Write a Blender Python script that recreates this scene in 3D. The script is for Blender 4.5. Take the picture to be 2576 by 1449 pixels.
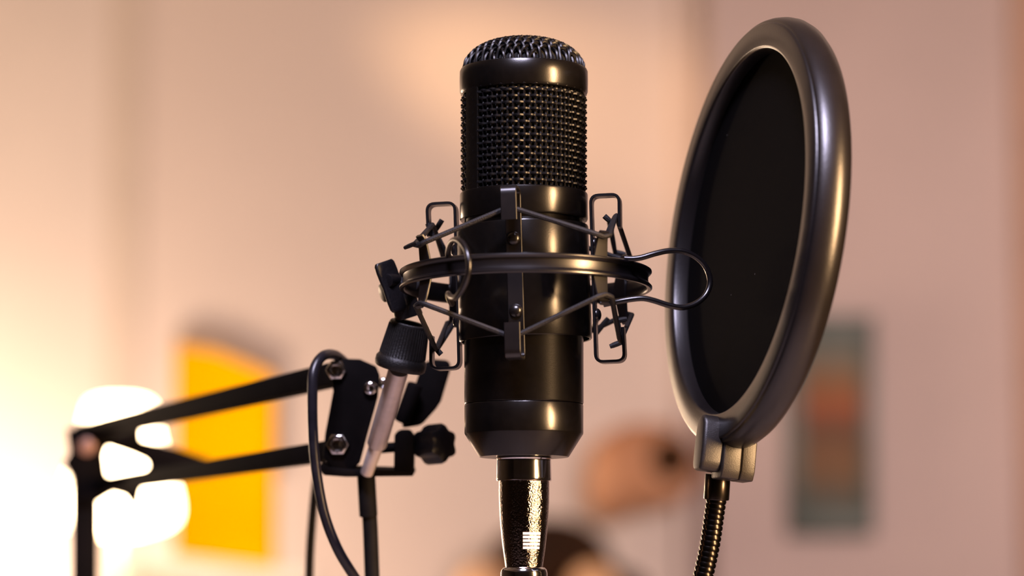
import bpy, bmesh, math, random
from mathutils import Vector, Matrix

for o in list(bpy.data.objects):
    bpy.data.objects.remove(o, do_unlink=True)
scene = bpy.context.scene
COL = scene.collection
random.seed(7)
PI = math.pi

# ------------------------------------------------------------------ camera
FPX = 7000.0                       # focal length in pixels of the 2576 wide frame
PITCH = math.atan(825.0 / FPX)     # looking slightly up
CZ = 1.15
CS, SN = math.cos(PITCH), math.sin(PITCH)
cam_d = bpy.data.cameras.new('camera')
cam = bpy.data.objects.new('camera', cam_d)
COL.objects.link(cam)
cam.location = (0, 0, CZ)
cam.rotation_euler = (PI / 2 + PITCH, 0, 0)
cam_d.sensor_width = 36.0
cam_d.lens = FPX / 2576.0 * 36.0
cam_d.clip_start = 0.05
cam_d.clip_end = 50
cam_d.dof.use_dof = True
cam_d.dof.focus_distance = 1.068
cam_d.dof.aperture_fstop = 5.4
scene.camera = cam

# ------------------------------------------------------------------ world, lights, exposure
w = bpy.data.worlds.new('world')
scene.world = w
w.use_nodes = True
w.node_tree.nodes['Background'].inputs[0].default_value = (0.9, 0.72, 0.62, 1)
w.node_tree.nodes['Background'].inputs[1].default_value = 0.02
vs = scene.view_settings
vs.view_transform = 'Standard'
vs.look = 'None'
vs.exposure = 0.55
vs.gamma = 1.0
vs.use_curve_mapping = False


def area(name, loc, target, sx, sy, energy, color, spread=180):
    d = bpy.data.lights.new(name, 'AREA')
    d.shape = 'RECTANGLE'
    d.size, d.size_y = sx, sy
    d.energy, d.color = energy, color
    d.spread = math.radians(spread)
    o = bpy.data.objects.new(name, d)
    COL.objects.link(o)
    o.location = loc
    o.rotation_euler = (Vector(target) - Vector(loc)).to_track_quat('-Z', 'Y').to_euler()
    return o


MICV = Vector((0.0046, 1.07, 1.27))
# warm lamp in front on the right
area('warm_key', (1.25, 0.16, 1.40), MICV, 0.18, 0.9, 10.0, (1.0, 0.60, 0.29), 80)
# cool overhead light in front
area('cool_top', (-0.10, 0.15, 2.35), MICV, 0.42, 0.34, 7.5, (0.80, 0.74, 1.0), 100)
# added warm fill light on the right, turned to the end wall
area('wall_fill', (1.25, 2.5, 1.85), (0.75, 5.0, 1.25), 0.6, 0.6, 29.0, (1.0, 0.72, 0.60))


def spot(name, loc, target, energy, color, ang, blend, rad):
    d = bpy.data.lights.new(name, 'SPOT')
    d.energy, d.color = energy, color
    d.spot_size, d.spot_blend, d.shadow_soft_size = math.radians(ang), blend, rad
    o = bpy.data.objects.new(name, d)
    COL.objects.link(o)
    o.location = loc
    o.rotation_euler = (Vector(target) - Vector(loc)).to_track_quat('-Z', 'Y').to_euler()
    return o


# warm spot grazing the end wall from above
spot('wall_spot', (-1.0, 4.5, 2.48), (0.10, 5.0, 2.08), 60.0, (1.0, 0.58, 0.26), 20, 1.0, 0.05)
# floor lamp beyond the left edge, and an added light brightening the pop filter
for nm_, loc_, en_ in (('left_lamp', (-1.08, 4.64, 1.06), 34.0), ('corner_fill', (-2.05, 4.45, 1.36), 31.0)):
    ll = bpy.data.lights.new(nm_, 'POINT')
    ll.energy, ll.color, ll.shadow_soft_size = en_, (1.0, 0.70, 0.47), 0.12
    llo = bpy.data.objects.new(nm_, ll)
    COL.objects.link(llo)
    llo.location = loc_


# ------------------------------------------------------------------ materials
def mat(name, col, rough=0.5, metal=0.0, noise=0.0, nscale=40.0, bump=0.0, bscale=200.0,
        spec=0.5, coat=0.0, emit=None, estr=0.0, col2=None):
    m = bpy.data.materials.new(name)
    m.use_nodes = True
    nt = m.node_tree
    b = nt.nodes['Principled BSDF']
    b.inputs['Base Color'].default_value = (*col, 1)
    b.inputs['Roughness'].default_value = rough
    b.inputs['Metallic'].default_value = metal
    b.inputs['Specular IOR Level'].default_value = spec
    b.inputs['Coat Weight'].default_value = coat
    tc = nt.nodes.new('ShaderNodeTexCoord')
    if noise > 0 or col2:
        n = nt.nodes.new('ShaderNodeTexNoise')
        n.inputs['Scale'].default_value = nscale
        n.inputs['Detail'].default_value = 4
        nt.links.new(tc.outputs['Object'], n.inputs['Vector'])
        r = nt.nodes.new('ShaderNodeValToRGB')
        c2 = col2 if col2 else tuple(min(1, c * (1 + noise)) for c in col)
        c1 = col if col2 else tuple(c * (1 - noise) for c in col)
        r.color_ramp.elements[0].position = 0.35
        r.color_ramp.elements[1].position = 0.65
        r.color_ramp.elements[0].color = (*c1, 1)
        r.color_ramp.elements[1].color = (*c2, 1)
        nt.links.new(n.outputs['Fac'], r.inputs['Fac'])
        nt.links.new(r.outputs['Color'], b.inputs['Base Color'])
    if bump > 0:
        n2 = nt.nodes.new('ShaderNodeTexNoise')
        n2.inputs['Scale'].default_value = bscale
        n2.inputs['Detail'].default_value = 3
        nt.links.new(tc.outputs['Object'], n2.inputs['Vector'])
        bp = nt.nodes.new('ShaderNodeBump')
        bp.inputs['Strength'].default_value = bump
        bp.inputs['Distance'].default_value = 0.001
        nt.links.new(n2.outputs['Fac'], bp.inputs['Height'])
        nt.links.new(bp.outputs['Normal'], b.inputs['Normal'])
    if emit:
        b.inputs['Emission Color'].default_value = (*emit, 1)
        b.inputs['Emission Strength'].default_value = estr
    return m


M = {}
M['satin'] = mat('satin_black_metal', (0.004, 0.0032, 0.0028), 0.23, 0.0, 0.15, 300, 0.02, 2500, spec=0.5)
M['grille'] = mat('black_wire', (0.005, 0.0045, 0.005), 0.36, 0.0, 0.1, 500, spec=0.28)
M['liner'] = mat('black_liner', (0.004, 0.004, 0.004), 0.9, 0, 0.2, 800)
M['gloss'] = mat('gloss_black_steel', (0.005, 0.004, 0.0045), 0.28, 0.0, 0.15, 200, spec=0.8)
M['plastic'] = mat('black_plastic', (0.006, 0.005, 0.006), 0.36, 0, 0.2, 150, 0.15, 900)
M['knurl'] = mat('black_moulded_plastic', (0.008, 0.0065, 0.006), 0.5, 0, 0.2, 200, 0.2, 1200)
M['cord'] = mat('black_elastic', (0.005, 0.004, 0.005), 0.6, 0, 0.3, 900, 0.4, 2500)
M['chrome'] = mat('chrome', (0.80, 0.78, 0.77), 0.10, 1.0, 0.05, 300)
M['stud'] = mat('nickel_stud', (0.88, 0.76, 0.68), 0.34, 0.45, 0.06, 200)
M['barrel'] = mat('dark_chrome', (0.33, 0.27, 0.22), 0.075, 1.0, 0.06, 300, 0.34, 1400)
M['stripe'] = mat('pale_print', (0.95, 0.80, 0.70), 0.5, 0, 0.03, 300)
M['rubber'] = mat('black_cable', (0.014, 0.012, 0.016), 0.34, 0, 0.2, 200, 0.05, 1500)
M['cable_matte'] = mat('matte_black_rubber', (0.006, 0.005, 0.005), 0.7, 0, 0.2, 200, spec=0.15)
M['arm'] = mat('painted_arm', (0.004, 0.003, 0.003), 0.75, 0.0, 0.2, 90, 0.05, 600, spec=0.06)
M['rim'] = mat('pop_rim_plastic', (0.009, 0.007, 0.007), 0.32, 0, 0.10, 120, 0.06, 1400, spec=0.7)
M['clamp'] = mat('pop_clamp_plastic', (0.015, 0.011, 0.009), 0.44, 0, 0.15, 300, 0.10, 2600, spec=0.7)
M['neck'] = mat('gunmetal', (0.08, 0.066, 0.056), 0.25, 1.0, 0.1, 300)
M['coil'] = mat('coil_steel', (0.04, 0.034, 0.03), 0.26, 1.0, 0.1, 300)
M['wall'] = mat('cream_plaster', (0.66, 0.61, 0.60), 0.9, 0, 0.03, 3, 0.1, 60)
M['wall_end'] = mat('end_wall_plaster', (0.63, 0.565, 0.55), 0.9, 0, 0.03, 2, 0.1, 60)
M['wall_pink'] = mat('dusky_plaster', (0.51, 0.43, 0.43), 0.9, 0, 0.05, 2.5, 0.1, 60)
M['trim'] = mat('trim_paint', (0.62, 0.54, 0.52), 0.6, 0, 0.03, 8)
M['strip'] = mat('strip_paint', (0.57, 0.51, 0.475), 0.8, 0, 0.03, 8)
M['tan'] = mat('tan_trim', (0.44, 0.285, 0.215), 0.7, 0, 0.05, 8)
M['floor'] = mat('floor_boards', (0.22, 0.14, 0.09), 0.5, 0, 0.25, 6)
M['ceil'] = mat('ceiling_paint', (0.55, 0.52, 0.50), 0.95, 0, 0.02, 4)
M['dark_wall'] = mat('charcoal_wall', (0.035, 0.028, 0.026), 0.9, 0, 0.1, 3)
M['desk'] = mat('grey_desk', (0.40, 0.35, 0.36), 0.5, 0, 0.15, 12)
M['shade'] = mat('glowing_shade', (0.9, 0.85, 0.75), 0.8, 0, 0.02, 20, emit=(1.0, 0.72, 0.42), estr=15.0)
M['lampmetal'] = mat('white_lamp_metal', (0.8, 0.76, 0.7), 0.4, 0, 0.03, 20)
M['brown'] = mat('brown_leather', (0.40, 0.19, 0.10), 0.7, 0, 0, 9, 0.2, 200, col2=(0.54, 0.29, 0.17))
M['dark'] = mat('dark_cloth', (0.022, 0.012, 0.008), 0.9, 0, 0, 10, 0.2, 100, col2=(0.055, 0.024, 0.009), spec=0.1)
M['cream'] = mat('cream_cloth', (0.80, 0.50, 0.28), 0.85, 0, 0.06, 12, 0.2, 100)
M['teal'] = mat('teal_frame', (0.06, 0.085, 0.08), 0.5, 0, 0.15, 12)


def picture_mat():
    """flat print: orange glow over brown, teal margins"""
    m = bpy.data.materials.new('orange_teal_print')
    m.use_nodes = True
    nt = m.node_tree
    b = nt.nodes['Principled BSDF']
    b.inputs['Roughness'].default_value = 0.6
    tc = nt.nodes.new('ShaderNodeTexCoord')
    sep = nt.nodes.new('ShaderNodeSeparateXYZ')
    nt.links.new(tc.outputs['Generated'], sep.inputs[0])
    n = nt.nodes.new('ShaderNodeTexNoise')
    n.inputs['Scale'].default_value = 4
    nt.links.new(tc.outputs['Generated'], n.inputs['Vector'])
    add = nt.nodes.new('ShaderNodeMath')
    add.operation = 'MULTIPLY_ADD'
    add.inputs[1].default_value = 0.16
    nt.links.new(n.outputs['Fac'], add.inputs[0])
    nt.links.new(sep.outputs['Z'], add.inputs[2])
    r = nt.nodes.new('ShaderNodeValToRGB')
    cr = r.color_ramp
    cr.elements[0].position = 0.0
    cr.elements[0].color = (0.07, 0.09, 0.07, 1)
    cr.elements[1].position = 1.0
    cr.elements[1].color = (0.10, 0.12, 0.11, 1)
    for p, c in ((0.22, (0.055, 0.065, 0.055)), (0.32, (0.12, 0.06, 0.018)), (0.44, (0.15, 0.062, 0.014)), (0.56, (0.085, 0.032, 0.006)),
                 (0.70, (0.27, 0.055, 0.003)), (0.80, (0.20, 0.075, 0.012)), (0.90, (0.14, 0.11, 0.07))):
        e = cr.elements.new(p)
        e.color = (*c, 1)
    nt.links.new(add.outputs[0], r.inputs['Fac'])
    nt.links.new(r.outputs['Color'], b.inputs['Base Color'])
    return m


def yellow_mat():
    m = bpy.data.materials.new('yellow_print')
    m.use_nodes = True
    nt = m.node_tree
    b = nt.nodes['Principled BSDF']
    b.inputs['Roughness'].default_value = 0.9
    b.inputs['Specular IOR Level'].default_value = 0.0
    tc = nt.nodes.new('ShaderNodeTexCoord')
    n = nt.nodes.new('ShaderNodeTexNoise')
    n.inputs['Scale'].default_value = 7
    nt.links.new(tc.outputs['Object'], n.inputs['Vector'])
    r = nt.nodes.new('ShaderNodeValToRGB')
    r.color_ramp.elements[0].color = (0.92, 0.44, 0.0, 1)
    r.color_ramp.elements[1].color = (1.0, 0.53, 0.0, 1)
    nt.links.new(n.outputs['Fac'], r.inputs['Fac'])
    nt.links.new(r.outputs['Color'], b.inputs['Base Color'])
    return m


def screen_mat():
    """black woven nylon with a few specks of lint"""
    m = mat('black_nylon_screen', (0.0035, 0.003, 0.003), 0.85, 0, 0, 40, 0.0)
    nt = m.node_tree
    b = nt.nodes['Principled BSDF']
    b.inputs['Specular IOR Level'].default_value = 0.05
    tc = nt.nodes.new('ShaderNodeTexCoord')
    v = nt.nodes.new('ShaderNodeTexVoronoi')
    v.inputs['Scale'].default_value = 55
    nt.links.new(tc.outputs['Object'], v.inputs['Vector'])
    lt = nt.nodes.new('ShaderNodeMath')
    lt.operation = 'LESS_THAN'
    lt.inputs[1].default_value = 0.018
    nt.links.new(v.outputs['Distance'], lt.inputs[0])
    mx = nt.nodes.new('ShaderNodeMix')
    mx.data_type = 'RGBA'
    mx.inputs['A'].default_value = (0.0018, 0.0014, 0.0014, 1)
    mx.inputs['B'].default_value = (0.12, 0.11, 0.10, 1)
    nt.links.new(lt.outputs[0], mx.inputs['Factor'])
    nt.links.new(mx.outputs['Result'], b.inputs['Base Color'])
    return m


M['picture'] = picture_mat()
M['yellow'] = yellow_mat()
M['screen'] = screen_mat()
M['shadowband'] = mat('shadow_brown', (0.30, 0.22, 0.17), 0.7, 0, 0.1, 10)  # brown that stands in for a soft shadow on the wall


# ------------------------------------------------------------------ geometry helpers
def W(x, y, D):
    """world point at depth D that the photograph shows at pixel (x, y)"""
    cx, cy = (x - 1288.0) / FPX * D, (y - 724.5) / FPX * D
    return Vector((cx, D * CS + cy * SN, CZ + D * SN - cy * CS))


def px(n, D):
    return n * D / FPX


class G:
    """vertex / face collector in world coordinates"""

    def __init__(s):
        s.v, s.f = [], []

    def add(s, vs_, fs_):
        o = len(s.v)
        s.v += [Vector(p) for p in vs_]
        s.f += [tuple(i + o for i in f) for f in fs_]
        return s

    def lathe(s, prof, n=64, axis=None, cap0=False, cap1=False):
        """prof: (r, z) about the vertical through axis=(x, y), or a Matrix"""
        vs_ = []
        for r, z in prof:
            for k in range(n):
                a = 2 * PI * k / n
                vs_.append(Vector((r * math.cos(a), r * math.sin(a), z)))
        if isinstance(axis, Matrix):
            vs_ = [axis @ p for p in vs_]
        elif axis is not None:
            vs_ = [p + Vector((axis[0], axis[1], 0)) for p in vs_]
        fs_ = []
        for i in range(len(prof) - 1):
            for k in range(n):
                k2 = (k + 1) % n
                fs_.append((i * n + k, i * n + k2, (i + 1) * n + k2, (i + 1) * n + k))
        if cap0:
            fs_.append(tuple(range(n - 1, -1, -1)))
        if cap1:
            m_ = (len(prof) - 1) * n
            fs_.append(tuple(m_ + k for k in range(n)))
        return s.add(vs_, fs_)

    def tube(s, pts, rad, n=10, closed=False, flat=1.0, up=None):
        pts = [Vector(p) for p in pts]
        N = len(pts)
        rads = rad if isinstance(rad, (list, tuple)) else [rad] * N
        vs_ = []
        prev = None
        for i, p in enumerate(pts):
            if closed:
                t = pts[(i + 1) % N] - pts[i - 1]
            else:
                t = pts[min(i + 1, N - 1)] - pts[max(i - 1, 0)]
            t.normalize()
            if up is not None:
                a = Vector(up) - t * t.dot(Vector(up))
            elif prev is None:
                h = Vector((0, 0, 1)) if abs(t.z) < 0.9 else Vector((1, 0, 0))
                a = h - t * t.dot(h)
            else:
                a = prev - t * t.dot(prev)
            a.normalize()
            prev = a
            b = t.cross(a)
            for k in range(n):
                c = 2 * PI * k / n
                vs_.append(p + (a * math.cos(c) * flat + b * math.sin(c)) * rads[i])
        fs_ = []
        M_ = N if closed else N - 1
        for i in range(M_):
            j = (i + 1) % N
            for k in range(n):
                k2 = (k + 1) % n
                fs_.append((i * n + k, i * n + k2, j * n + k2, j * n + k))
        if not closed:
            fs_.append(tuple(range(n - 1, -1, -1)))
            fs_.append(tuple((N - 1) * n + k for k in range(n)))
        return s.add(vs_, fs_)

    def strap(s, pts, side, width, thick, closed=False):
        """flat strip swept along pts, its width along the vector side"""
        pts = [Vector(p) for p in pts]
        side = Vector(side).normalized()
        N = len(pts)
        vs_ = []
        for i, p in enumerate(pts):
            if closed:
                t = pts[(i + 1) % N] - pts[i - 1]
            else:
                t = pts[min(i + 1, N - 1)] - pts[max(i - 1, 0)]
            t = (t - side * t.dot(side)).normalized()
            nn = t.cross(side)
            wd = width[i] if isinstance(width, (list, tuple)) else width
            c = thick * 0.25
            for a, b in ((-.5 * wd, -.5 * thick + c), (-.5 * wd, .5 * thick - c), (-.5 * wd + c, .5 * thick), (.5 * wd - c, .5 * thick),
                         (.5 * wd, .5 * thick - c), (.5 * wd, -.5 * thick + c), (.5 * wd - c, -.5 * thick), (-.5 * wd + c, -.5 * thick)):
                vs_.append(p + side * a + nn * b)
        fs_ = []
        n = 8
        for i in range(N if closed else N - 1):
            j = (i + 1) % N
            for k in range(n):
                k2 = (k + 1) % n
                fs_.append((i * n + k, i * n + k2, j * n + k2, j * n + k))
        if not closed:
            fs_.append(tuple(range(n - 1, -1, -1)))
            fs_.append(tuple((N - 1) * n + k for k in range(n)))
        return s.add(vs_, fs_)

    def prism(s, poly, ext):
        """polygon (3D points) extruded by the vector ext"""
        n = len(poly)
        ext = Vector(ext)
        vs_ = [Vector(p) for p in poly] + [Vector(p) + ext for p in poly]
        fs_ = [tuple(range(n - 1, -1, -1)), tuple(range(n, 2 * n))]
        for k in range(n):
            k2 = (k + 1) % n
            fs_.append((k, k2, n + k2, n + k))
        return s.add(vs_, fs_)

    def ringprism(s, outer, inner, ext):
        n = len(outer)
        ext = Vector(ext)
        o_, i_ = [Vector(p) for p in outer], [Vector(p) for p in inner]
        vs_ = o_ + i_ + [p + ext for p in o_] + [p + ext for p in i_]
        fs_ = []
        for k in range(n):
            q = (k + 1) % n
            fs_ += [(k, n + k, n + q, q), (2 * n + k, 2 * n + q, 3 * n + q, 3 * n + k), (k, q, 2 * n + q, 2 * n + k), (n + k, 3 * n + k, 3 * n + q, n + q)]
        return s.add(vs_, fs_)

    def box(s, c, size, rot=None):
        sx, sy, sz = (q / 2 for q in size)
        vs_ = [Vector((a * sx, b * sy, d * sz)) for a in (-1, 1) for b in (-1, 1) for d in (-1, 1)]
        if rot is not None:
            vs_ = [rot @ p for p in vs_]
        vs_ = [p + Vector(c) for p in vs_]
        return s.add(vs_, [(0, 1, 3, 2), (4, 6, 7, 5), (0, 4, 5, 1), (2, 3, 7, 6), (0, 2, 6, 4), (1, 5, 7, 3)])

    def bar(s, p0, p1, w_, h_, up=(0, 0, 1)):
        p0, p1 = Vector(p0), Vector(p1)
        t = (p1 - p0).normalized()
        u = Vector(up)
        u = (u - t * t.dot(u)).normalized()
        b = t.cross(u)
        rot = Matrix((t, b, u)).transposed()
        return s.box((p0 + p1) / 2, ((p1 - p0).length, w_, h_), rot)


ORG = {}          # world origin of each root


def root(name, loc, label, cat, group=None):
    o = bpy.data.objects.new(name, None)
    o.empty_display_size = 0.02
    COL.objects.link(o)
    o.location = loc
    o['label'] = label
    o['category'] = cat
    if group:
        o['group'] = group
    ORG[o] = Vector(loc)
    return o


def obj(name, g, m, parent=None, bevel=0.0, seg=2, smooth=True, sub=0, ang=38, label=None, stuff=False, origin=None):
    org = ORG[parent] if parent is not None else (Vector(origin) if origin is not None else Vector((0, 0, 0)))
    me = bpy.data.meshes.new(name)
    me.from_pydata([tuple(p - org) for p in g.v], [], g.f)
    bm = bmesh.new()
    bm.from_mesh(me)
    bmesh.ops.remove_doubles(bm, verts=bm.verts, dist=1e-7)
    bmesh.ops.recalc_face_normals(bm, faces=bm.faces)
    if bevel > 0:
        ed = [e for e in bm.edges if len(e.link_faces) == 2 and e.calc_face_angle(0) > math.radians(25)]
        bmesh.ops.bevel(bm, geom=ed, offset=bevel, segments=seg, profile=0.5, affect='EDGES', clamp_overlap=True)
    if smooth:
        for f in bm.faces:
            f.smooth = True
        for e in bm.edges:
            if len(e.link_faces) == 2 and e.calc_face_angle(0) > math.radians(ang):
                e.smooth = False
    bm.to_mesh(me)
    bm.free()
    me.materials.append(m if not isinstance(m, str) else M[m])
    o = bpy.data.objects.new(name, me)
    COL.objects.link(o)
    if parent is not None:
        o.parent = parent
    else:
        o.location = org
    ORG[o] = org
    if sub:
        md = o.modifiers.new('sub', 'SUBSURF')
        md.levels = md.render_levels = sub
    if label:
        o['label'] = label
    if stuff:
        o['kind'] = 'stuff'
    return o


def clone(src, parent, loc, rot=None):
    """another part that shares src's mesh data, at a world location"""
    o = src.copy()
    COL.objects.link(o)
    o.parent = parent
    o.location = Vector(loc) - ORG[parent]
    if rot is not None:
        o.rotation_euler = rot
    return o


def structure(name, g, m, parent=None):
    o = obj(name, g, m, parent, smooth=False)
    o['kind'] = 'structure'
    return o


def smooth_path(pts, per=8, closed=False):
    """Catmull-Rom through pts"""
    pts = [Vector(p) for p in pts]
    out = []
    n = len(pts)
    for i in range(n if closed else n - 1):
        if closed:
            p0, p1, p2, p3 = pts[i - 1], pts[i], pts[(i + 1) % n], pts[(i + 2) % n]
        else:
            p0, p1, p2, p3 = pts[max(i - 1, 0)], pts[i], pts[i + 1], pts[min(i + 2, n - 1)]
        for k in range(per):
            t = k / per
            out.append(0.5 * ((2 * p1) + (p2 - p0) * t + (2 * p0 - 5 * p1 + 4 * p2 - p3) * t * t + (3 * p1 - p0 - 3 * p2 + p3) * t ** 3))
    if not closed:
        out.append(pts[-1])
    return out


def fillet(pts, rad, seg=5):
    """round the corners of an open polyline"""
    pts = [Vector(p) for p in pts]
    out = [pts[0]]
    for i in range(1, len(pts) - 1):
        a, b, c = pts[i - 1], pts[i], pts[i + 1]
        d1, d2 = (a - b), (c - b)
        r = min(rad, d1.length * 0.48, d2.length * 0.48)
        p1, p2 = b + d1.normalized() * r, b + d2.normalized() * r
        for k in range(seg + 1):
            t = k / seg
            out.append(p1 * (1 - t) ** 2 + b * 2 * t * (1 - t) + p2 * t * t)
    out.append(pts[-1])
    return out


def frame_from(origin, zdir, xhint=(1, 0, 0)):
    z = Vector(zdir).normalized()
    x = Vector(xhint)
    x = (x - z * z.dot(x)).normalized()
    y = z.cross(x)
    m_ = Matrix((x, y, z)).transposed().to_4x4()
    m_.translation = Vector(origin)
    return m_


# ------------------------------------------------------------------ the room
Z0, ZC = 0.0, 2.7
YB = 5.0
XL = -0.680          # edge of the wall that stands forward on the left
structure('floor', G().box((-0.1, 2.1, -0.05), (5.3, 7.4, 0.1)), 'floor')
structure('ceiling', G().box((-0.1, 2.1, ZC + 0.05), (5.3, 7.4, 0.1)), 'ceil')
structure('wall_back', G().box((0.0, YB + 0.05, ZC / 2), (2.2, 0.1, ZC)), 'wall_end')
structure('wall_left', G().prism([Vector((-2.7, 4.998, 0)), Vector((-0.71, 4.998, 0)), Vector((-0.71, 5.1, 0)), Vector((-2.7, 5.1, 0))], (0, 0, ZC)), 'wall')
structure('wall_side_left', G().box((-2.75, 2.1, ZC / 2), (0.1, 7.4, ZC)), 'dark_wall')
structure('wall_right', G().box(((0.353 + 2.5) / 2, 4.90 + 0.08, ZC / 2), (2.5 - 0.353, 0.16, ZC)), 'wall_pink')
structure('wall_side_right', G().box((2.55, 2.1, ZC / 2), (0.1, 7.4, ZC)), 'dark_wall')
structure('wall_front', G().box((-0.1, -1.65, ZC / 2), (5.3, 0.1, ZC)), 'dark_wall')
structure('trim_1', G().box((0.328, YB - 0.015, ZC / 2), (0.048, 0.03, ZC)), 'trim')
structure('trim_3', G().box((-0.706, 5.006, ZC / 2), (0.066, 0.02, ZC)), 'strip')
structure('trim_2', G().box((0.942, 4.885, ZC / 2), (0.09, 0.03, ZC)), 'tan')

# ------------------------------------------------------------------ microphone
X0, Y0 = 0.0046, 1.07


def zy(y):
    """height on the microphone axis that the photograph shows at pixel row y"""
    v = (724.5 - y) / FPX
    t = Y0 / (CS - v * SN)
    return CZ + t * (SN + v * CS)


def sc(y):
    v = (724.5 - y) / FPX
    return (Y0 / (CS - v * SN)) / FPX


def pr(*rows):
    return [(r * sc(y), zy(y)) for r, y in rows]


AX = (X0, Y0)
mic = root('condenser_microphone', (X0, Y0, zy(1150)), 'black side-address condenser microphone with woven wire head, upright in the shock mount', 'microphone')
obj('body', G().lathe(pr((120, 540), (152, 540), (152, 545), (150, 548), (150, 1014), (148.5, 1017)), 96, AX), 'satin', mic)
obj('tail_cup', G().lathe(pr((140, 1016), (148.5, 1019), (149.5, 1021), (149.5, 1090), (148.5, 1093), (114, 1148), (112, 1150), (70, 1150), (60, 1146)), 96, AX), 'satin', mic)
obj('head_base', G().lathe(pr((140, 487), (157, 487), (160, 489), (161, 493), (161, 552), (159, 556), (150, 556)), 96, AX), 'satin', mic)
obj('head_band', G().lathe(pr((146, 176), (153, 174), (158, 176), (161, 182), (161.5, 205), (161, 232), (158, 239), (153, 241), (146, 239)), 96, AX), 'satin', mic)
obj('head_liner', G().lathe(pr((1, 118), (70, 124), (115, 140), (138, 165), (145, 200), (145, 500)), 64, AX, cap0=True), 'liner', mic)

# woven wire of the head: rings and uprights that cross over and under each other
R_, NW, ROW = 151.0, 68, 15.9
WA, WR = 3.0, 4.2


def polar(rpx, az, y):
    s_ = sc(y)
    return Vector((X0 + rpx * s_ * math.sin(az), Y0 - rpx * s_ * math.cos(az), zy(y)))


g = G()
rows = [236 + ROW * k for k in range(17)]
for i, y in enumerate(rows):
    pts = [polar(R_ + 1.4 + 3.4 * math.cos(PI * (j / 4.0) + PI * i), 2 * PI * (j / 4.0) / NW, y) for j in range(NW * 4)]
    g.tube(pts, WR * sc(y), 6, closed=True, up=(0, 0, 1))
for k in range(NW):
    az = 2 * PI * k / NW
    pts = []
    for q in range(16 * 4 + 1):
        i = q / 4.0
        pts.append(polar(R_ - 2.4 - 1.2 * math.cos(PI * i + PI * k), az, rows[0] + ROW * i))
    g.tube(pts, 3.5 * sc(360), 6)
gr = obj('grille', g, 'grille', mic, stuff=True)

# dome of the head: square weave pressed over a rounded cap
g = G()
RD, HD = 149.0, 76.0
s1 = sc(140)


def dome_pt(x, y, off):
    q = min(1.0, math.hypot(x, y) / RD)
    z = HD * math.sqrt(max(0.0, 1 - q ** 2.5))
    # outward normal by finite difference of the implicit surface
    h = max(z / HD, 0.06)
    nx = (2.5 * q ** 1.5 / RD) * (x / max(1e-6, math.hypot(x, y)))
    ny = (2.5 * q ** 1.5 / RD) * (y / max(1e-6, math.hypot(x, y)))
    nz = 2 * h / HD
    n_ = Vector((nx, ny, nz)).normalized()
    p = Vector((x, y, z)) + n_ * off
    return Vector((X0 + p.x * s1, Y0 + p.y * s1, zy(178) + p.z * s1))


PD = 14.6
rt = Matrix.Rotation(math.radians(33), 2)
for d in (0, 1):
    for k in range(-10, 11):
        c = k * PD
        if abs(c) >= RD - 3:
            continue
        ym = math.sqrt(RD * RD - c * c)
        pts = []
        nn = int(2 * ym / PD * 5) + 8
        for q in range(nn + 1):
            t = ym * math.sin(-PI / 2 + PI * q / nn)
            off = WA * 1.1 * math.cos(PI * t / PD + PI * k + PI * d)
            v2 = rt @ (Vector((c, t)) if d == 0 else Vector((t, c)))
            pts.append(dome_pt(v2.x, v2.y, off))
        g.tube(pts, WR * s1, 6)
for i in range(5):
    y = 184 + ROW * i
    pts = [polar(RD + WA * math.cos(PI * (j / 4.0) + PI * i), 2 * PI * (j / 4.0) / NW, y) for j in range(NW * 4)]
    g.tube(pts, WR * sc(y), 6, closed=True, up=(0, 0, 1))
obj('grille_dome', g, 'grille', mic, stuff=True)

for azd in (-56, 124):      # the two flat uprights of the head
    gg = G()
    n = 8
    vs_, fs_ = [], []
    for yy in (225, 495):
        for rr in (150, 159):
            for k in range(n + 1):
                vs_.append(polar(rr, math.radians(azd - 9.5 + 19 * k / n), yy))
    m_ = n + 1
    for k in range(n):
        fs_ += [(k, k + 1, 2 * m_ + k + 1, 2 * m_ + k), (m_ + k, 3 * m_ + k, 3 * m_ + k + 1, m_ + k + 1)]
    fs_ += [(0, 2 * m_, 3 * m_, m_), (n, m_ + n, 3 * m_ + n, 2 * m_ + n)]
    gg.add(vs_, fs_)
    obj('upright', gg, 'satin', mic, bevel=0.0003, seg=1)

# ------------------------------------------------------------------ connector under the microphone
xlr = root('cable_plug', (X0, Y0, zy(1480)), 'polished metal cable plug with pale stripes, plugged into the microphone base', 'plug')
obj('collar', G().lathe(pr((40, 1149), (66, 1149), (69, 1151), (69.5, 1154), (67.5, 1157), (68, 1160), (69, 1203), (69.5, 1206), (68, 1210), (60, 1211)), 72, AX), 'chrome', xlr)
BAR = [(60, 1209), (63.5, 1212), (63.5, 1240), (63, 1265), (61.5, 1295), (59.5, 1325), (56.5, 1355), (53, 1385), (49, 1412), (47, 1427)]
br = obj('barrel', G().lathe(pr(*BAR), 72, AX), 'barrel', xlr)
obj('end_ring', G().lathe(pr((44, 1424), (47, 1427), (52, 1428), (57, 1433), (59, 1442), (59, 1452), (56, 1462), (48, 1468), (40, 1470)), 72, AX), 'chrome', xlr)
obj('strain_relief', G().lathe(pr((40, 1466), (44, 1470), (42, 1560), (26, 1700), (22, 1705)), 40, AX), 'plastic', xlr)


def bar_r(y):
    for (r0, y0), (r1, y1) in zip(BAR, BAR[1:]):
        if y0 <= y <= y1:
            return r0 + (r1 - r0) * (y - y0) / (y1 - y0)
    return BAR[-1][0]


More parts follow.
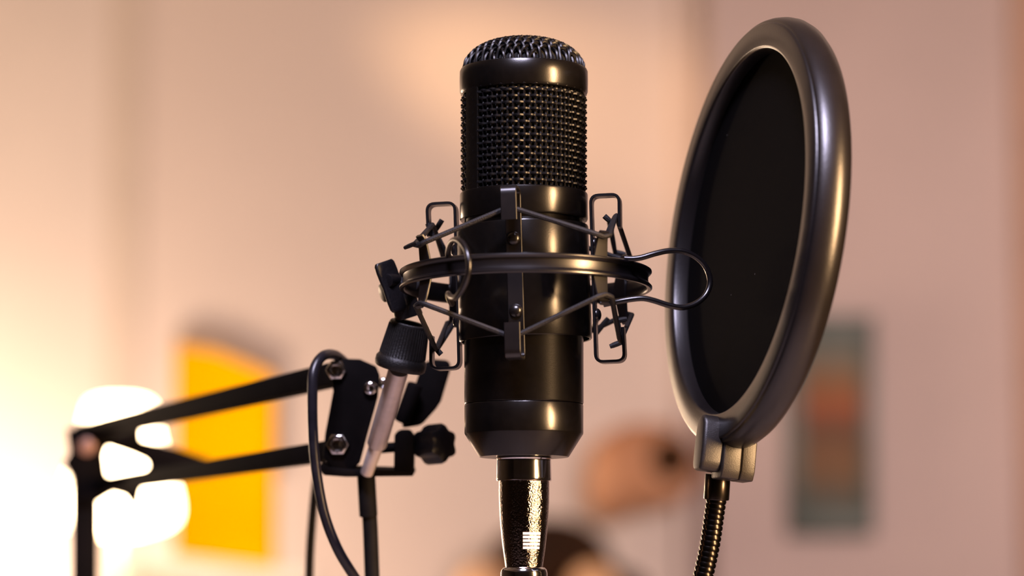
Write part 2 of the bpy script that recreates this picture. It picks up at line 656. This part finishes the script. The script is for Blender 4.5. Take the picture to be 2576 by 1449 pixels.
for k in range(5):
    y0 = 1340.5 + 8.9 * k
    gg = G()
    vs_, fs_ = [], []
    n = 8
    for dy in (0, 6.2):
        for dr in (-0.6, 0.7):
            for q in range(n + 1):
                # each stripe sits a little lower where it turns to the right
                vs_.append(polar(bar_r(y0 + dy) + dr, math.radians(-3 + 48 * q / n), y0 + dy - 0.05))
    m_ = n + 1
    for q in range(n):
        fs_ += [(m_ + q, m_ + q + 1, 3 * m_ + q + 1, 3 * m_ + q), (q, m_ + q, m_ + q + 1, q + 1), (2 * m_ + q, 2 * m_ + q + 1, 3 * m_ + q + 1, 3 * m_ + q)]
    gg.add(vs_, fs_)
    so = obj('stripe', gg, 'stripe', br, label='pale printed stripe')
pl = [Vector((X0, Y0, zy(1690))), Vector((X0, Y0, zy(1690) - 0.08)), Vector((X0, Y0 + .02, 1.0)), Vector((X0, Y0 + .06, 0.83)), Vector((X0 + .002, Y0 + .14, 0.762)), Vector((X0, Y0 + .26, 0.756)), Vector((X0 - .01, Y0 + .45, 0.756))]
obj('cable', G().tube(smooth_path(pl, 10), 0.0032, 10), 'rubber', xlr)

# ------------------------------------------------------------------ shock mount
CY = 706.0                    # ring plane row on the microphone axis
SM = Vector((X0 + 4.5 * sc(CY), Y0, zy(CY)))
S = sc(CY)
ROLL = Matrix.Rotation(math.radians(-1.6), 3, 'Y')    # right side slightly up


def sm(r, az, y, roll=True):
    """shock mount point: radius in pixels, azimuth in degrees (0 to camera, + right), row y on the axis"""
    a = math.radians(az)
    p = Vector((r * S * math.sin(a), -r * S * math.cos(a), zy(y) - SM.z))
    return SM + (ROLL @ p if roll else p)


mount = root('shock_mount', SM, 'black metal spider shock mount with elastic cords, cradling the microphone', 'shock mount')
# cradle sleeve: a real rolled sheet with a slot at the back
gg = G()
gg.lathe([(160.5 * S, zy(857) - SM.z), (165 * S, zy(858) - SM.z), (167 * S, zy(855) - SM.z), (166.5 * S, zy(577) - SM.z), (165 * S, zy(573) - SM.z), (160.5 * S, zy(574) - SM.z),
          (160.5 * S, zy(857) - SM.z)], 96, Matrix.Translation(Vector((X0, Y0, SM.z))) @ ROLL.to_4x4())
obj('cradle', gg, 'satin', mount)
# outer ring: channel section with two lips
tilt = Matrix.Rotation(math.radians(-1.2), 3, 'X')
gg = G()
gg.lathe([(q * S, z * S) for q, z in ((304, 21), (307, 24.5), (313, 25), (317, 22.5), (317.5, 19), (314.5, 15), (309.5, 11), (308, 0), (309.5, -10), (314, -13.5), (318, -18), (318, -22), (314, -25), (307, -24.5), (304, -21), (303, 0), (304, 21))], 128,
         Matrix.Translation(SM) @ tilt.to_4x4())
obj('outer_ring', gg, 'gloss', mount)
CLIPS = (-9, 81, 171, -99)
TABS = (-54, 36, 126, -144)
rv = None
for az in CLIPS:
    a = math.radians(az)
    tang = ROLL @ Vector((math.cos(a), math.sin(a), 0))
    path = fillet([sm(243, az, 585), sm(245, az, 503), sm(173, az, 503), sm(173, az, 919), sm(245, az, 919), sm(243, az, 835)], 20 * S, 6)
    cl = obj('clip', G().strap(path, tang, 40 * S, 7.5 * S), 'gloss', mount)
    for yy in (622, 800):
        rad = (ROLL @ Vector((math.sin(a), -math.cos(a), 0)))
        mt = frame_from(sm(177, az, yy), rad, (0, 0, 1))
        obj('rivet', G().lathe([(17 * S, -2 * S), (17 * S, 1 * S), (15 * S, 6 * S), (10 * S, 10 * S), (4 * S, 11.5 * S), (0.5 * S, 12 * S)], 20, mt, cap1=True), 'gloss', cl)
for az in TABS:
    a = math.radians(az)
    tang = tilt @ Vector((math.cos(a), math.sin(a), 0))
    pts = [sm(323, az, 618, False), sm(317, az, 624, False), sm(312, az, 640, False), sm(303, az, 690, False), sm(303, az, 722, False), sm(312, az, 772, False), sm(317, az, 788, False), sm(323, az, 794, False)]
    pts = fillet(pts, 8 * S, 3)
    n = len(pts)
    wd = []
    for p in pts:
        u = abs(p.z - SM.z) / (88 * S)
        wd.append((50 - 22 * min(1, u)) * S)
    obj('tab', G().strap(pts, tang, wd, 8 * S), 'gloss', mount)
# elastic cords zigzag between clip hooks and tab tips
for nm, hy, ty, sg in (('elastic_cord', 560, 631, 1), ('elastic_cord', 862, 781, -1)):
    pts = []
    order = [(-9, 'c'), (36, 't'), (81, 'c'), (126, 't'), (171, 'c'), (216, 't'), (-99 + 360, 'c'), (306, 't')]
    for az, k in order:
        if k == 'c':
            for da in (-5, 0, 5):
                pts.append(sm(235, az + da, hy - (6 * sg if da == 0 else 0)))
        else:
            for da in (-3.5, 0, 3.5):
                pts.append(sm(323, az + da, ty + (5 * sg if da == 0 else 0)))
    dense = []
    n = len(pts)
    for i in range(n):
        p, q = pts[i], pts[(i + 1) % n]
        m_ = 10 if (q - p).length > 60 * S else 3
        for j in range(m_):
            dense.append(p.lerp(q, j / m_))
    obj(nm, G().tube(dense, 6.6 * S, 8, closed=True), 'cord', mount)


# free ends of the cord knotted at the hooks
def tail(p, q, r=6.0):
    return G().tube([p, p.lerp(q, .33), p.lerp(q, .66), q], [r * S, r * S * 1.02, r * S, r * S * .8], 8)


K = lambda x, y, d=0: W(x, y, 1.083 + d)
for a_, b_ in ((K(1112, 553, .012), K(1094, 582, .012)), (K(1076, 562), K(1092, 602)), (K(1098, 590, .02), K(1130, 652, .02)), (K(1110, 892), K(1096, 876)), (K(1098, 880, .01), K(1148, 803, .03)),
               (K(1520, 543, -.01), K(1534, 556, -.01)), (K(1548, 545, -.012), K(1526, 592, -.012)), (K(1532, 552, .02), K(1548, 640, .03)), (K(1546, 634, .03), K(1574, 640, .03)),
               (K(1556, 806, .0), K(1577, 802, .0)), (K(1552, 800, .0), K(1562, 868, .0)), (K(1560, 862), K(1534, 872)), (K(1500, 838, .02), K(1530, 800, .02))):
    obj('cord_end', tail(a_, b_, 7.0), 'cord', mount)
obj('cord_end', tail(sm(326, -54, 628), sm(330, -64, 634), 6.0), 'cord', mount)

# long wire hooks that stand out from the ring
prof = [(306, 674), (322, 675), (340, 672), (366, 662), (393, 654), (420, 654), (446, 666), (466, 690), (474, 724), (466, 756), (446, 780), (420, 792), (393, 788), (366, 778), (344, 772), (320, 774), (290, 780), (262, 786)]
for az in (52, -38, 142):
    pts = smooth_path([sm(r, az + 21.4 * (r - 306) / 168.0, y, False) for r, y in prof], 4)
    obj('wire_hook', G().tube(pts, 7.2 * S, 10), 'gloss', mount)

# swivel joint, wing nut and threaded cup on the left
DJ = 1.098
U = DJ / FPX
sw = G()
sw.bar(W(1056, 700, DJ + .004), W(1026, 735, DJ), 30 * U, 46 * U, up=(0, -1, 0))
obj('ring_lug', sw, 'plastic', mount, bevel=4 * U)
jb = obj('knuckle', G().tube([W(1000, 700, DJ), W(1012, 745, DJ), W(1030, 800, DJ)], [28 * U, 33 * U, 36 * U], 24), 'plastic', mount, bevel=3 * U)
bolt_dir = (W(1040, 700, DJ + .02) - W(965, 706, DJ - .012))
obj('pivot_bolt', G().tube([W(974, 706, DJ - .008), W(1056, 698, DJ + .012)], 17 * U, 20), 'plastic', mount, bevel=2 * U)
obj('pivot_cap', G().tube([W(960, 738, DJ + .004), W(990, 730, DJ + .006)], [24 * U, 26 * U], 20), 'plastic', mount, bevel=4 * U)
wing_up = W(947, 664, DJ - .008)
wing_dn = W(992, 786, DJ - .008)
wg = G()
ax_ = (wing_dn - wing_up).normalized()
sd = Vector((0.80, 0.55, 0.0))
sd = (sd - ax_ * ax_.dot(sd)).normalized()
pts = [wing_up + (wing_dn - wing_up) * t for t in (0, .06, .2, .4, .5, .6, .8, .94, 1)]
offs = sd * (22 * U)
wg.strap([p + offs for p in pts], sd, [50 * U, 60 * U, 62 * U, 60 * U, 58 * U, 60 * U, 62 * U, 60 * U, 50 * U], 13 * U)
obj('wing_nut', wg, 'plastic', mount, bevel=2.2 * U)
cupA, cupB = W(1031, 812, DJ + .002), W(1006, 922, DJ + .004)
cm = frame_from(cupB, cupA - cupB)
cl_ = (cupA - cupB).length
cup = obj('threaded_cup', G().lathe([(20 * U, -6 * U), (60 * U, -6 * U), (64 * U, -2 * U), (65.5 * U, 6 * U), (65 * U, 18 * U), (61 * U, 24 * U), (59 * U, 27 * U), (54 * U, 70 * U), (50 * U, cl_ - 3 * U), (47 * U, cl_), (38 * U, cl_ - 1 * U), (37 * U, cl_ - 8 * U)], 64, cm), 'knurl', mount)
gg = G()
for k in range(48):
    a = 2 * PI * k / 48
    p0 = cm @ Vector((58.5 * U * math.cos(a), 58.5 * U * math.sin(a), 29 * U))
    p1 = cm @ Vector((50.4 * U * math.cos(a), 50.4 * U * math.sin(a), cl_ - 8 * U))
    gg.tube([p0, p1], 1.6 * U, 5)
obj('grip_ridges', gg, 'knurl', cup, stuff=True)

# ------------------------------------------------------------------ boom arm
DB = 1.15
V = DB / FPX
arm = root('boom_arm', (W(222, 1449, 1.53).x, W(222, 1449, 1.53).y, 0.75), 'black jointed boom arm of paired bars reaching in from the left', 'boom arm')
AB = lambda x, y, d=0: W(x, y, DB + d)
BACK = Vector((0, CS, SN))


def arm_bar(name, p0, p1, w_=.0088, h_=.0088):
    return obj(name, G().bar(p0, p1, w_, h_), 'arm', arm, bevel=.0009)


arm_bar('upper_bar', AB(862, 938), W(205, 1091, 1.56), .0092, .0092)
arm_bar('lower_bar', AB(862, 1130), W(255, 1222, 1.53), .0088, .0080)
# head bracket: two side plates
plate = [(842, 902), (905, 904), (946, 922), (955, 945), (950, 1000), (925, 1090), (905, 1165), (880, 1185), (835, 1180), (812, 1150), (818, 1090), (838, 985), (832, 935)]
for k, dd in enumerate((-0.006, 0.014)):
    obj('head_plate', G().prism([AB(x, y, dd) for x, y in plate], BACK * .0024), 'arm', arm, bevel=.0006)
obj('base_flange', G().prism([AB(800, 1172, -.008), AB(872, 1180, -.008), AB(1040, 1186, -.008), AB(1040, 1198, -.008), AB(870, 1200, -.008), AB(815, 1196, -.008)], BACK * .026), 'arm', arm, bevel=.0006)
proto = None
for x, y, r, dd in ((846, 931, 27, -.0065), (850, 1118, 30, -.0065), (932, 976, 18, -.0065), (964, 964, 15, .004)):
    p = AB(x, y, dd)
    mt = frame_from(p, -BACK, (1, 0, 0))
    b = obj('bolt', G().lathe([(r * V, -2 * V), (r * V, 5 * V), (r * V * .9, 9 * V), (r * V * .62, 12 * V), (r * V * .55, 7 * V), (.3 * V, 6 * V)], 6 if r > 20 else 20, mt, cap1=True), 'chrome', arm, bevel=1.5 * V, ang=30)
# chrome stud that carries the shock mount
p0, p1 = W(1003, 930, 1.108), W(948, 1118, 1.135)
obj('stud', G().tube([p0, p0.lerp(p1, .5), p1], 25 * V, 28), 'stud', arm, bevel=.0004)
p2 = W(922, 1192, 1.142)
obj('stud_tip', G().tube([p1.lerp(p2, .04), p1.lerp(p2, .12), p2], [17 * V, 18 * V, 16 * V], 24), 'stud', arm, bevel=.0004)
obj('stud_socket', G().tube([AB(1045, 965, .006), AB(1010, 1062, .008)], 20 * V, 20), 'arm', arm, bevel=.001)
# flat wing lever beside the stud
lev = [(1062, 915), (1090, 905), (1128, 908), (1134, 925), (1108, 1012), (1096, 1030), (1060, 1070), (1010, 1078), (1014, 1050), (1042, 975)]
obj('wing_lever', G().prism([AB(x, y, .012) for x, y in lev], BACK * .012), 'arm', arm, bevel=.0015)
# clamping screw with knob
obj('screw_block', G().prism([AB(x, y, -.004) for x, y in ((992, 1092), (1004, 1084), (1030, 1084), (1042, 1100), (1040, 1190), (1032, 1198), (990, 1198))], BACK * .014), 'arm', arm, bevel=.001)
obj('clamp_screw', G().tube([AB(930, 1130, .003), AB(1080, 1118, .003)], 13 * V, 16), 'arm', arm)
kd = (AB(1145, 1112, -.006) - AB(1066, 1120, .006)).normalized()
km = frame_from(AB(1068, 1120, .004), kd, (0, 0, 1))
gg = G()
n = 36
for_prof = [(14, 0), (36, 0), (44, 5), (46, 12), (46, 60), (43, 68), (34, 72), (8, 72)]
vs_, fs_ = [], []
for r, z in for_prof:
    for k in range(n):
        a = 2 * PI * k / n
        rr = r * (1 + (.11 * math.cos(6 * a) if r > 30 else 0))
        vs_.append(km @ Vector((rr * V * math.cos(a), rr * V * math.sin(a), z * V)))
for i in range(len(for_prof) - 1):
    for k in range(n):
        k2 = (k + 1) % n
        fs_.append((i * n + k, i * n + k2, (i + 1) * n + k2, (i + 1) * n + k))
fs_.append(tuple(range(n)))
fs_.append(tuple((len(for_prof) - 1) * n + k for k in range(n)))
gg.add(vs_, fs_)
obj('knob', gg, 'plastic', arm)
# elbow: gusset with a triangular opening, hub plate, pivot bolt
DE = 1.53
E_ = lambda x, y, d=0: W(x, y, DE + d)
outer = [(236, 1088), (300, 1094), (440, 1128), (528, 1158), (540, 1176), (520, 1198), (300, 1232), (236, 1240)]
inner = [(258, 1134), (274, 1125), (330, 1144), (366, 1160), (372, 1171), (364, 1182), (288, 1202), (266, 1196)]
obj('gusset', G().ringprism([E_(x, y) for x, y in outer], [E_(x, y) for x, y in inner], BACK * .006), 'arm', arm, bevel=.0008)
hub = [(166, 1080), (252, 1070), (350, 1058), (354, 1114), (268, 1124), (260, 1150), (256, 1262), (188, 1266), (178, 1198), (158, 1166), (174, 1140)]
obj('hub_plate', G().prism([E_(x, y, -.006) for x, y in hub], BACK * .005), 'arm', arm, bevel=.0008)
hook = [(250, 1214), (375, 1204), (354, 1236), (346, 1276), (328, 1272), (314, 1250), (285, 1242), (250, 1262)]
obj('spring_hook', G().prism([E_(x, y, .002) for x, y in hook], BACK * .004), 'arm', arm, bevel=.0005)
em = frame_from(E_(218, 1124, -.0065), -BACK)
obj('pivot_bolt', G().lathe([(22 * V * 1.35, -2 * V), (22 * V * 1.35, 6 * V), (19 * V * 1.35, 9 * V), (1 * V, 10 * V)], 28, em, cap1=True), mat('brown_cap', (0.36, 0.20, 0.14), .4, .3, .1, 60), arm)
low0, low1 = E_(214, 1150, .008), Vector((E_(224, 1449).x + .004, E_(224, 1449).y, .80))
for dx in (-0.0002,):
    arm_bar('lower_arm_bar', low0, low1, .0130, .0125)
obj('desk_clamp', G().box((low1.x, low1.y, .775), (.05, .06, .05)), 'arm', arm, bevel=.004)

# ------------------------------------------------------------------ loose cables by the arm
def cable(name, label, pts, r, m='rubber', sleeve=None):
    path = smooth_path(pts, 10)
    rt_ = root(name, (path[-1].x, path[-1].y, path[-1].z), label, 'cable')
    obj('wire', G().tube(path, r, 14), m, rt_)
    if sleeve:
        obj('sleeve', G().tube(sleeve[0], sleeve[1], 16), 'cable_matte', rt_, bevel=.0006)
    return rt_


C1 = 1.125
cable('microphone_cable', 'thick black cable looping over the arm head in front of the bolts',
      [W(868, 912, C1 + .034), W(842, 893, C1 + .016), W(812, 896, C1), W(790, 930, C1 - .006), W(786, 985, C1 - .008), W(787, 1080, C1 - .008), W(795, 1180, C1 - .008), W(815, 1290, C1 - .008), W(848, 1378, C1 - .006), W(890, 1449, C1),
       W(950, 1540, C1 + .01), W(1010, 1750, C1 + .03), W(1040, 2200, C1 + .05), Vector((-.025, 1.24, .86)), Vector((-.022, 1.30, .765)), Vector((-.022, 1.40, .7555)), Vector((-.024, 1.5, .7555))], 13.0 * C1 / FPX)
C2 = 1.24
cable('thin_arm_cable', 'thin black cable hanging low beside the looping cable',
      [W(800, 1180, C2 - .03), W(793, 1230, C2 - .01), W(787, 1290, C2), W(781, 1370, C2), W(778, 1449, C2), W(775, 1600, C2), W(770, 2200, C2), Vector((-.10, 1.26, .82)), Vector((-.11, 1.30, .7565)), Vector((-.12, 1.42, .7545))], 11.0 * C2 / FPX, 'cable_matte')
C3 = 1.15
cable('straight_black_cable', 'straight black cable with a thick end sleeve hanging under the chrome stud',
      [W(922, 1200, C3), W(926, 1260, C3), W(931, 1320, C3), W(936, 1449, C3), W(942, 1600, C3), W(955, 2200, C3), Vector((-.06, 1.22, .84)), Vector((-.065, 1.26, .765)), Vector((-.07, 1.36, .7575)), Vector((-.075, 1.44, .7575))], 19.0 * C3 / FPX, 'cable_matte',
      sleeve=([W(921, 1194, C3 - .0005), W(923, 1230, C3 - .0005), W(927, 1300, C3 - .0005)], 23 * C3 / FPX))

# ------------------------------------------------------------------ pop filter
PA, PB = math.radians(75.4), math.radians(8.2)
DP = 1.07
nc = Vector((-math.sin(PA) * math.cos(PB), -math.sin(PB), -math.cos(PA) * math.cos(PB)))   # camera axes: right, down, forward
cw = lambda v: Vector((v.x, v.z * CS + v.y * SN, v.z * SN - v.y * CS))
PN = cw(nc)
PCN = W(1848, 580, DP)
pop = root('pop_filter', (W(1740, 1449, 1.06).x, W(1740, 1449, 1.06).y, .75), 'round black pop filter on a ribbed gooseneck, right of the microphone', 'pop filter')
pm = frame_from(PCN, PN, (0, 0, 1))        # local x: up in the disc plane, z: out of the face
mm = .001
rim = [(70.8, -1.2), (71.3, -.3), (72.2, 0), (80.3, 0), (80.9, -.35), (81.1, -1.0), (81.6, -1.1), (82.3, -1.6), (83.3, -3.6), (84.0, -6.4), (84.0, -9.2), (83.0, -12), (81, -14.2), (78, -15.2), (72.5, -14.8), (71, -14), (70.8, -12), (70.6, -6), (70.8, -1.2)]
obj('rim', G().lathe([(r * mm, z * mm) for r, z in rim], 160, pm), 'rim', pop, ang=50)
scr = [(0.1, -5.2), (20, -5.3), (40, -5.6), (60, -6.0), (71, -6.2)]
obj('screen', G().lathe([(r * mm, z * mm) for r, z in scr], 96, pm), 'screen', pop)
obj('back_screen', G().lathe([(r * mm, (z - 4.2) * mm) for r, z in scr], 96, pm), 'screen', pop)


def lp(u, r, n_):
    """point at the foot of the disc: u sideways in the plane, r down from the centre, n out of the face (mm)"""
    return pm @ Vector((-r * mm, u * mm, n_ * mm))


# which local y points right in the picture
sgn = 1 if (pm.to_3x3() @ Vector((0, 1, 0))).x > 0 else -1
# tongue on the face side
tong = [(-4.6, 75.5), (-3.2, 73), (0, 71.8), (3.2, 73), (4.6, 75.5), (5.4, 84), (5.2, 91), (3.6, 93.5), (-3.6, 93.5), (-5.2, 91), (-5.4, 84)]
obj('clamp_tongue', G().prism([lp(u * sgn, r, 6.0) for u, r in tong], -PN * 8.6 * mm), 'clamp', pop, bevel=.0022, seg=4)
blk = [(-6.2, 80.5), (6.2, 80.5), (6.6, 92), (5.2, 95.6), (-5.2, 95.6), (-6.6, 92)]
for n0_, ln in ((-2.2, 7.35), (-9.65, 5.75)):
    obj('clamp_half', G().prism([lp(u * sgn, r, n0_) for u, r in blk], -PN * ln * mm), 'clamp', pop, bevel=.0006, seg=3)
# neck sleeve and gooseneck
DN = 1.068
n0, n1 = W(1806, 1192, DN), W(1802, 1257, DN)
obj('neck_sleeve', G().tube([n0, n1], 32.5 * DN / FPX, 32), 'neck', pop, bevel=.0004)
gp = [W(1803, 1250, DN), W(1796, 1300, DN), W(1786, 1370, DN - .001), W(1769, 1449, DN - .002), W(1752, 1510, DN - .003), W(1715, 1620, DN - .004), W(1660, 1800, DN), W(1640, 2200, DN + .02), Vector((.075, 1.13, .86)), Vector((.09, 1.12, .79))]
path = smooth_path(gp, 24)
goose = obj('gooseneck', G().tube(path, 23 * DN / FPX, 16), 'neck', pop)
# the wound coils of the gooseneck
gg = G()
nn = 24
vs_ = []
tor = []
for k in range(nn):
    a = 2 * PI * k / nn
    for q in range(6):
        b = 2 * PI * q / 6
        rr = (23.4 + 2.9 * math.cos(b)) * DN / FPX
        tor.append(Vector((rr * math.cos(a), rr * math.sin(a), 6.4 * math.sin(b) * DN / FPX)))
fs_ = []
for k in range(nn):
    for q in range(6):
        k2, q2 = (k + 1) % nn, (q + 1) % 6
        fs_.append((k * 6 + q, k2 * 6 + q, k2 * 6 + q2, k * 6 + q2))
dist = 0.0
step = 13.4 * DN / FPX
nxt = step * .8
first = None
cnt = 0
for a_, b_ in zip(path, path[1:]):
    L_ = (b_ - a_).length
    while nxt <= dist + L_ and cnt < 30:
        p = a_.lerp(b_, (nxt - dist) / L_)
        m4 = frame_from(p, (b_ - a_), (0, -1, 0))
        if first is None:
            g1 = G().add(tor, fs_)
            first = obj('coil', g1, 'coil', None, origin=(0, 0, 0))
            first.parent = goose
            o = first
        else:
            o = first.copy()
            COL.objects.link(o)
            o.parent = goose
        o.location = p - ORG[goose]
        o.rotation_euler = m4.to_euler()
        cnt += 1
        nxt += step
    dist += L_
obj('desk_foot', G().lathe([(.005, .80), (.007, .795), (.009, .775), (.028, .768), (.03, .752), (.002, .75)], 32, (.09, 1.12)), 'plastic', pop)

# ------------------------------------------------------------------ desk (below the frame)
desk = root('desk', (0.0, 1.35, 0), 'pale grey desk under the microphone stand', 'desk')
obj('desk_top', G().box((0.0, 1.10, .735), (1.3, 1.22, .03)), 'desk', desk, bevel=.003)
for sx in (-.6, .6):
    for sy in (.54, 1.66):
        obj('leg', G().box((sx, sy, .36), (.045, .045, .72)), 'desk', desk, bevel=.002)

# ------------------------------------------------------------------ glowing floor lamp
DL = 3.0
lampc = W(300, 1170, DL)
Q = DL / FPX
lamp = root('floor_lamp', (lampc.x, lampc.y, 0), 'glowing lamp with a rounded white shade behind the arm elbow', 'lamp')
zt, zb = W(300, 1022, DL).z, W(300, 1322, DL).z
H = zt - zb
shade = obj('shade', G().lathe([(78 * Q, zt), (88 * Q, zt - .15 * H), (110 * Q, zt - .45 * H), (140 * Q, zt - .72 * H), (147 * Q, zt - .86 * H), (142 * Q, zt - .95 * H), (120 * Q, zb), (60 * Q, zb - .008)], 48, (lampc.x, lampc.y)), 'shade', lamp)
obj('shade_top', G().lathe([(78 * Q, zt), (70 * Q, zt + .004), (45 * Q, zt + .007), (2 * Q, zt + .008)], 48, (lampc.x, lampc.y)), 'shade', lamp)
obj('pole', G().lathe([(.003, .03), (.003, zb)], 20, (lampc.x, lampc.y)), 'lampmetal', lamp)
obj('base', G().lathe([(.001, .032), (.12, .03), (.13, .022), (.13, 0)], 40, (lampc.x, lampc.y)), 'lampmetal', lamp)

# ------------------------------------------------------------------ things on the end wall
YD = YB


def on_wall(x, y, gap=0.0):
    """point of the end wall seen at pixel (x, y), gap metres in front of it"""
    v = (724.5 - y) / FPX
    t = (YD - gap) / (CS - v * SN)
    return Vector(((x - 1288) / FPX * t, YD - gap, CZ + t * (SN + v * CS)))


fr = Vector((0, 1, 0))
bp_ = root('wall_shadow_panel', on_wall(560, 1200, 0), 'soft brown sloping shadow on the wall above the yellow box, built as a panel', 'panel')  # sloping wall shadow, shaped as a thin brown board
obj('shadow_board', G().prism([on_wall(x, y, .016) for x, y in ((446, 838), (540, 852), (684, 925), (684, 1200), (446, 1200))], fr * .015), 'shadowband', bp_, bevel=.001)
obj('shadow_edge', G().prism([on_wall(x, y, .020) for x, y in ((446, 830), (540, 844), (684, 917), (684, 928), (540, 856), (446, 842))], fr * .019), 'shadowband', bp_)
DY = 3.35
YP = lambda x, y, d=0: W(x, y, DY + d)
yb = YP(560, 1412)
yel = root('yellow_box', (yb.x, yb.y, YP(560, 1430).z), 'bright yellow box with a sloping top, behind the boom arm', 'box')
obj('carton', G().prism([YP(x, y) for x, y in ((440, 872), (545, 890), (678, 945), (678, 1428), (436, 1398))], Vector((0.004, .05, 0))), 'yellow', yel, bevel=.0015)
obj('lid_flap', G().prism([YP(x, y, -.0005) for x, y in ((440, 866), (545, 884), (678, 939), (678, 950), (545, 895), (440, 877))], Vector((0.004, .051, 0))), 'yellow', yel, bevel=.0008)
st = root('plant_stand', (yb.x, yb.y + .03, 0), 'pale tall stand under the yellow box', 'stand')
ztop = YP(678, 1428).z
obj('stand_top', G().box((yb.x, yb.y + .03, ztop - .0125), (.22, .13, .024)), 'lampmetal', st, bevel=.003)
for sx in (-.06, .06):
    for sy in (-.03, .085):
        obj('leg', G().box((yb.x + sx, yb.y + sy, (ztop - .024) / 2), (.016, .016, ztop - .024)), 'lampmetal', st, bevel=.002)

YD = 4.90
art = root('framed_picture', on_wall(2090, 1340, 0), 'tall narrow picture in orange and brown with dark teal edges, right of the pop filter', 'picture')
obj('print', G().prism([on_wall(x, y, .014) for x, y in ((2010, 830), (2180, 830), (2180, 1325), (2010, 1325))], fr * .010), 'picture', art)
for a_, b_, c_, d_ in ((1985, 795, 2200, 850), (1985, 1290, 2200, 1345), (1985, 850, 2022, 1290), (2170, 850, 2200, 1290)):
    obj('frame_rail', G().prism([on_wall(x, y, .022) for x, y in ((a_, b_), (c_, b_), (c_, d_), (a_, d_))], fr * .021), 'teal', art, bevel=.002)

YD = 5.0


# ornament on the wall: rounded body with a dark round opening
def blob(c, rx, ry, rz, n=24, m_=14, p=2.4):
    g_ = G()
    vs__, fs__ = [], []
    for i in range(m_ + 1):
        th = PI * i / m_
        for k in range(n):
            a = 2 * PI * k / n
            sx = math.copysign(abs(math.cos(a)) ** (2 / p), math.cos(a)) * math.sin(th)
            sy = math.copysign(abs(math.sin(a)) ** (2 / p), math.sin(a)) * math.sin(th)
            vs__.append(Vector((c[0] + rx * sx, c[1] + ry * sy, c[2] + rz * math.cos(th))))
    for i in range(m_):
        for k in range(n):
            k2 = (k + 1) % n
            fs__.append((i * n + k, i * n + k2, (i + 1) * n + k2, (i + 1) * n + k))
    return g_.add(vs__, fs__)


oc = on_wall(1620, 1175, .05)
orn = root('brown_wall_ornament', on_wall(1620, 1290, 0.0), 'orange-brown rounded object with a dark round spot, on the wall behind microphone', 'ornament')
obj('body', blob(oc, .098, .05, .080), 'brown', orn)
obj('side_lobe', blob(on_wall(1545, 1230, .045), .050, .042, .060), 'brown', orn)
hm = frame_from(on_wall(1688, 1152, .101), (0.12, -1, 0))
obj('opening', G().lathe([(.036, -.012), (.036, .001), (.031, .006), (.027, .001), (.025, -.004), (.002, -.005)], 32, hm, cap1=True), 'dark', orn)

shelf = root('wall_shelf', (0.08, 4.86, 1.12), 'narrow shelf on the end wall under the dark bundle', 'shelf')
obj('board', G().box((0.10, 4.855, 1.128), (.62, .285, .022)), 'trim', shelf, bevel=.002)
for sx in (-.12, .3):
    obj('bracket', G().prism([Vector((sx, 4.997, 1.116)), Vector((sx, 4.76, 1.116)), Vector((sx, 4.997, .98))], Vector((.018, 0, 0))), 'trim', shelf)
dk = on_wall(1385, 1400, .13)
dark = root('dark_bundle', (dk.x, dk.y, 1.139), 'dark brown rounded bundle low behind the cable plug', 'bundle')
zt_ = on_wall(1385, 1300, .13).z
obj('mound', blob((dk.x, dk.y, (zt_ + 1.139) / 2), .112, .075, (zt_ - 1.139) / 2 + .0, p=2.2), 'dark', dark)
obj('low_fold', blob((dk.x + .085, dk.y + .01, 1.139 + .05), .09, .06, .05, p=2.2), 'dark', dark)
for x, lab in ((1215, 'pale cream rounded object at the bottom edge, left of the cable plug'), (1492, 'pale cream rounded object at the bottom edge, right of the cable plug')):
    c = on_wall(x, 1449, .25)
    zt_ = on_wall(x, 1418, .25).z
    r_ = root('cream_ball', (c.x, c.y, 1.139), lab, 'ball', 'cream balls on the wall shelf')
    obj('ball_body', blob((c.x, c.y, (zt_ + 1.139) / 2), .046, .04, (zt_ - 1.139) / 2, p=2), 'cream', r_)
    obj('seam', G().lathe([(.0405, .0015), (.0415, 0), (.0405, -.0015)], 24, Matrix.Translation(Vector((c.x, c.y, (zt_ + 1.139) / 2)))), 'cream', r_)
